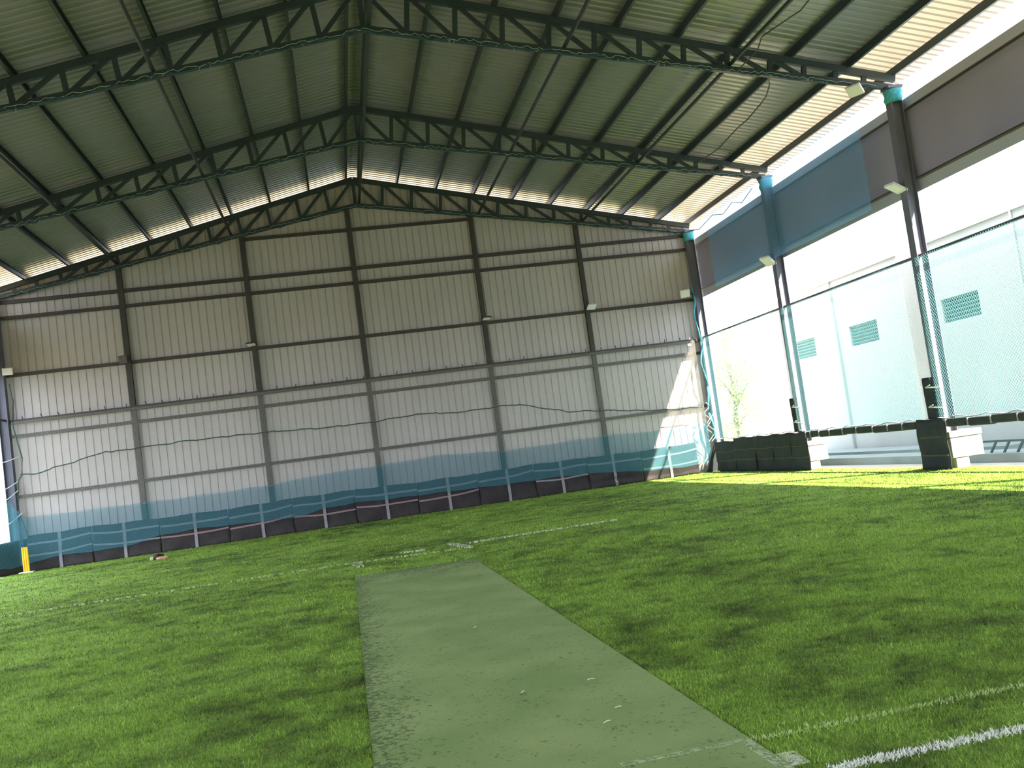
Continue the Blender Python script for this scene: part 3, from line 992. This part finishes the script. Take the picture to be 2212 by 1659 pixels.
floodlight((-10.72, D - 0.42, 5.91), (0.15, -1, -0.2), 'white square floodlight beside the left corner column', arm=(-10.90, D - 0.2, 5.9), size=(0.28, 0.21, 0.06))

# ------------------------------------------------------------------ low padded barrier on the right
BX = 10.75
root = thing('padded_rail', (BX, 21, 0.87), 'black foam padded rail between the two wrapped side columns', 'padded rail', 'padded rails on the right side')


def pad_sleeves(root, y0, y1, seg):
    y = y0
    while y < y1 - 0.05:
        e = min(y + seg * random.uniform(0.75, 1.2), y1)
        j = random.uniform(-0.012, 0.012)
        MB().box(BX - 0.07, BX + 0.09, y + 0.008, e - 0.008, 0.87 + j, 1.035 + j).build('foam_sleeve', M['pad'], root, bevel=0.03)
        MB().box(BX - 0.078, BX + 0.098, e - 0.012, e + 0.012, 0.88, 1.03).build('tie', M['tape'], root)
        y = e


pad_sleeves(root, 18.64, 23.6, 0.62)
MB().tube([(BX + 0.01, 18.6, 0.95), (BX + 0.01, 21, 0.95), (BX + 0.01, 23.7, 0.95)], 0.03, 8).build('pipe', M['steel'], root)
root = thing('padded_rail', (BX, 14, 0.87), 'black foam padded rail right of the nearest wrapped column, leaving the frame', 'padded rail', 'padded rails on the right side')
pad_sleeves(root, 10.0, 17.58, 0.8)
MB().tube([(BX + 0.01, 10.0, 0.95), (BX + 0.01, 14, 0.95), (BX + 0.01, 17.6, 0.95)], 0.03, 8).build('pipe', M['steel'], root)

root = thing('column_pad', (BX, TY[2] + 0.1, 0), 'tall black pad wrapped round the foot of the column under the nearest truss', 'column pad', 'black pads round the side columns')
MB().grid(10, 12, lambda u, v: (BX - 0.05 + 0.02 * math.sin(7 * v) - 0.01 * math.cos(u * 6), 17.62 + 0.98 * u + 0.03 * (1 - v), 0.0 + 1.06 * v + 0.012 * math.sin(u * 8) * v)).build('front_mat', M['pad'], root, smooth=True, solid=0.03)
for z in (0.30, 0.68):
    MB().box(BX - 0.09, BX - 0.062, 17.66, 18.58, z - 0.02, z + 0.02).build('strap', M['girt'], root)

# black mats between the middle truss column and the back corner
MS = [23.65, 24.62, 25.75, 26.9, 28.4, 30.0]
ML = ['wrapping the foot of the column under the middle truss', 'beside the middle column pad', 'third from the corner of the right side', 'second from the corner of the right side', 'closest to the back right corner, lower and ragged']
for i in range(5):
    ya, yb = MS[i], MS[i + 1]
    zt = 1.03 - (0.07 if i == 4 else 0) + 0.01 * (i % 2)
    root = thing('barrier_mat', (BX, ya, 0), 'black hanging barrier mat ' + ML[i], 'barrier mat', 'black barrier mats on the right side')

    def surf(u, v, ya=ya, yb=yb, zt=zt, i=i):
        cut = 0.35 * (1 - v) ** 1.5 * u if i == 4 else 0.0
        return (BX - 0.04 - 0.05 * (1 - v) * (1.3 if i > 2 else 0.6) + 0.015 * math.sin(5 * u + 6 * v + i), ya - 0.05 + (yb - ya + 0.10) * u - cut, zt * v + 0.014 * math.sin(9 * u + i) * v)
    MB().grid(14, 12, surf).build('mat_sheet', M['pad'], root, smooth=True, solid=0.025)
    for z in (0.36, 0.66):
        MB().grid(10, 1, lambda u, v, z=z: (surf(u, z)[0] - 0.03, surf(u, z)[1], z * zt - 0.012 + 0.024 * v - 0.02 * math.sin(math.pi * u))).build('strap', M['girt'], root, solid=0.008)
o = MB().tube([(BX + 0.08, 23.6, 0.93), (BX + 0.08, 27, 0.93), (BX + 0.08, 30.2, 0.9)], 0.03, 8).build('mat_rail', M['steel'])
tag(o, 'steel rail carrying the black mats near the back right corner', 'rail', None, 'thing')
# corner flap
mb = MB()
mb.add([(10.32, D - 0.42, 0.0), (10.80, D - 0.30, 0.0), (10.74, D - 0.28, 0.84), (10.30, D - 0.50, 0.0), (10.80, D - 0.42, 0.0), (10.74, D - 0.40, 0.84)],
       [(0, 2, 1), (3, 4, 5), (0, 1, 4, 3), (1, 2, 5, 4), (2, 0, 3, 5)])
tag(mb.build('corner_flap', M['pad']), 'black triangular cloth flap in the back right corner', 'flap')
mb = MB()
mb.add([(10.86, 30.15, 0.0), (10.86, 29.55, 0.0), (10.86, 29.95, 0.45), (10.86, 30.02, 0.86), (10.86, 30.15, 0.86),
        (10.90, 30.15, 0.0), (10.90, 29.55, 0.0), (10.90, 29.95, 0.45), (10.90, 30.02, 0.86), (10.90, 30.15, 0.86)],
       [(0, 1, 2, 3, 4), (9, 8, 7, 6, 5), (0, 5, 6, 1), (1, 6, 7, 2), (2, 7, 8, 3), (3, 8, 9, 4), (4, 9, 5, 0)])
tag(mb.build('kick_board', M['concrete']), 'beige board showing in the gap of the black corner mats', 'board')

# pads tied to the columns above the barrier
for y0, y1, zt, lab in ((TY[2] + 0.02, TY[2] + 0.30, 1.93, 'narrow black pad strapped to the column under the nearest truss'),
                        (TY[1] - 0.10, TY[1] + 0.14, 1.97, 'narrow black pad strapped to the column under the middle truss')):
    root = thing('post_pad', (10.82, (y0 + y1) / 2, 1.05), lab, 'post pad', 'narrow pads on the side columns')
    MB().grid(6, 12, lambda u, v: (10.80 + 0.02 * math.sin(4 * v), y0 + (y1 - y0) * u + 0.035 * math.sin(3.4 * v), 1.05 + (zt - 1.05) * v)).build('pad_sheet', M['pad'], root, smooth=True, solid=0.05)
    for z in ((1.30, 1.72)):
        MB().tube([(10.765, y0 + 0.02, z + 0.05), (10.765, y1 - 0.1, z + 0.01), (10.80, y1 - 0.55, z - 0.03)], 0.016, 5).build('tie', M['rope_light'], root)

# concrete piers carrying the columns, behind the barrier
for y0, xe, lab in ((TY[2] - 0.18, 11.60, 'pale concrete pier with cap beside the nearest column pad'), (TY[1] - 0.16, 11.50, 'pale concrete pier with cap beside the middle column mats')):
    root = thing('concrete_pier', (11.2, y0 + 0.3, -0.08), lab, 'pier', 'concrete piers under the right columns')
    MB().box(10.875, xe, y0, y0 + 0.6, 0.21, 0.62).build('pier_block', M['concrete'], root, bevel=0.015)
    MB().box(10.86, xe + 0.015, y0 - 0.015, y0 + 0.615, 0.63, 0.758).build('pier_cap', M['concrete'], root, bevel=0.015)
    MB().box(10.95, 11.24, y0 + 0.02, y0 + 0.55, 0.0, 0.20).build('pier_foot', M['concrete'], root)

# ------------------------------------------------------------------ neighbouring building beyond the right side
NX = 14.5
root = thing('neighbour_building', (NX, 22, -0.09), 'white plastered building beyond the open right side of the hall', 'building')
wy0, wy1, wz = 2.0, 32.2, 5.55
wins = [(21.0 - 4.5 * k, 22.5 - 4.5 * k) for k in range(0, 4)] + [(25.6, 27.15), (29.4, 30.85)]
wins = sorted(wins)
mb = MB()
mb.box(NX, NX + 0.25, wy0, wy1, -0.09, 3.36)
mb.box(NX, NX + 0.25, wy0, wy1, 3.98, wz)
prev = wy0
for a, b in wins:
    mb.box(NX, NX + 0.25, prev, a, 3.36, 3.98)
    prev = b
mb.box(NX, NX + 0.25, prev, wy1, 3.36, 3.98)
mb.build('wall', M['plaster'], root)
for a, b in wins:
    mb = MB()
    mb.box(NX + 0.16, NX + 0.2, a, b, 3.36, 3.98)
    for k in range(6):
        z = 3.36 + 0.62 * (k + 0.5) / 6
        rm = Matrix.Rotation(math.radians(35), 3, 'Y')
        mb.obox((NX + 0.09, (a + b) / 2, z), (0.13, b - a - 0.02, 0.018), rm)
    mb.build('louvred_vent', M['jali'], root)
for y in (31.45, 23.2, 15.0, 6.8):
    MB().box(NX - 0.14, NX + 0.3, y, y + 0.75, -0.09, wz + 0.08).build('pillar', M['pillar'], root)
for y in (27.9, 19.4):
    MB().tube([(NX - 0.04, y, -0.05), (NX - 0.04, y, wz)], 0.03, 8).build('drain_pipe', M['plaster'], root)
MB().box(NX - 0.06, NX + 0.31, wy0, wy1, wz, wz + 0.1).build('coping', M['plaster'], root)
MB().box(NX + 0.25, NX + 9, wy0, wy1, wz - 0.25, wz - 0.05).build('bounce_roof', M['plaster'], root)  # unseen roof slab, added to bounce sunlight onto the right eave

o = MB().box(12.3, 13.2, 8.0, 30.5, -0.09, 0.125).build('plinth_step', M['plinth'])
tag(o, 'pale lower plinth step outside the padded rail on the right', 'step', 'plinth steps by the white building', 'thing')
o = MB().box(13.2, NX - 0.15, 19.2, 30.5, -0.09, 0.20).build('plinth_step', M['plinth'])
tag(o, 'pale upper plinth step at the foot of the white building', 'step', 'plinth steps by the white building', 'thing')
root = thing('ramp_railing', (12.5, 17, 0.125), 'low dark teal railing with slanting bars beyond the right padded rail', 'railing')
MB().bar((12.5, 13.0, 0.37), (12.5, 19.0, 0.375), 0.05, 0.045).build('hand_rail', M['railing'], root)
y = 18.6
while y > 13.2:
    MB().bar((12.5, y, 0.36), (12.5, y + 0.22, 0.12), 0.03, 0.045, (0, 1, 0)).build('slanting_bar', M['railing'], root)
    y -= 0.42

# tree outside beyond the back right corner
root = thing('tree', (16.6, 41.5, -0.09), 'sunlit leafy tree outside beyond the back right corner', 'tree')
MB().tube([(16.6, 41.5, -0.09), (16.5, 41.4, 1.5), (16.7, 41.5, 3.0), (16.4, 41.3, 4.6)], [0.16, 0.13, 0.1, 0.04], 8).build('trunk', M['bark'], root, smooth=True)
mb = MB()
for (x0, z0, x1, z1) in ((16.6, 2.0, 17.3, 3.2), (16.6, 2.6, 15.9, 3.6), (16.6, 1.2, 17.2, 1.9)):
    mb.tube([(x0, 41.5, z0), ((x0 + x1) / 2, 41.4, (z0 + z1) / 2 + 0.1), (x1, 41.3, z1)], [0.06, 0.045, 0.02], 6)
mb.build('branch', M['bark'], root, smooth=True)
mb = MB()
for k in range(2600):
    c = random.choice([(16.5, 41.4, 5.0, 0.9), (17.1, 41.3, 3.6, 0.8), (16.0, 41.4, 3.8, 0.75), (17.0, 41.3, 2.1, 0.8), (16.3, 41.4, 1.3, 0.7), (16.6, 41.4, 2.8, 0.7)])
    d = Vector((random.gauss(0, 1), random.gauss(0, 1), random.gauss(0, 1))).normalized() * c[3] * random.random() ** 0.4
    p = Vector(c[:3]) + d
    a = Vector((random.gauss(0, 1), random.gauss(0, 1), random.gauss(0, 0.6))).normalized() * 0.09
    b = a.cross(Vector((random.gauss(0, 1), random.gauss(0, 1), random.gauss(0, 1)))).normalized() * 0.035
    mb.add([p - a, p + b, p + a, p - b], [(0, 1, 2, 3)])
mb.build('foliage', M['leaf'], root)

# ------------------------------------------------------------------ small things on the turf
sx, sy = -10.62, 29.72
root = thing('cricket_stumps', (sx, sy, 0), 'yellow plastic cricket stumps standing on a pale base at the left corner', 'cricket stumps')
MB().box(sx - 0.20, sx + 0.20, sy - 0.09, sy + 0.09, 0.0, 0.045).build('stand', M['base_pale'], root, bevel=0.012)
for k in (-1, 0, 1):
    mb = MB()
    mb.tube([(sx + 0.06 * k, sy, 0.04), (sx + 0.06 * k, sy, 0.40), (sx + 0.06 * k, sy, 0.745)], 0.031, 12)
    mb.build('stump', M['yellow'], root, smooth=False)
mb = MB().box(sx - 0.07, sx + 0.07, sy - 0.012, sy + 0.012, 0.05, 0.70)
mb.build('web', M['yellow'], root)

root = thing('crumpled_rag', (-6.5, 26.9, 0), 'small crumpled black and tan rag lying on the turf near the back wall', 'rag')


def lump(cx, cy, rx, ry, rz, ph):
    def f(u, v):
        t, p = 2 * math.pi * u, math.pi * v
        r = 1 + 0.22 * math.sin(3 * t + ph) * math.sin(p) + 0.15 * math.sin(5 * t - 2 * p + ph)
        return (cx + rx * r * math.sin(p) * math.cos(t), cy + ry * r * math.sin(p) * math.sin(t), max(0.0, rz * 0.6 - rz * r * math.cos(p)))
    return f


MB().grid(18, 10, lump(-6.5, 26.95, 0.15, 0.11, 0.09, 0.4)).build('dark_fold', M['rag_dark'], root, smooth=True)
MB().grid(18, 10, lump(-6.38, 26.80, 0.16, 0.07, 0.05, 1.9)).build('tan_fold', M['rag_tan'], root, smooth=True)
MB().grid(14, 8, lump(-6.66, 26.93, 0.05, 0.05, 0.06, 2.9)).build('pale_fold', M['base_pale'], root, smooth=True)

# ------------------------------------------------------------------ colour management
SC.view_settings.view_transform = 'Standard'
SC.view_settings.look = 'None'
SC.view_settings.exposure = 2.45
SC.view_settings.gamma = 1.0
SC.view_settings.use_curve_mapping = False
SC.cycles.use_denoising = True
SC.cycles.max_bounces = 10
SC.cycles.diffuse_bounces = 6
SC.cycles.glossy_bounces = 4
SC.cycles.transparent_max_bounces = 24
SC.cycles.sample_clamp_indirect = 6.0
SC.cycles.caustics_reflective = False
SC.cycles.caustics_refractive = False
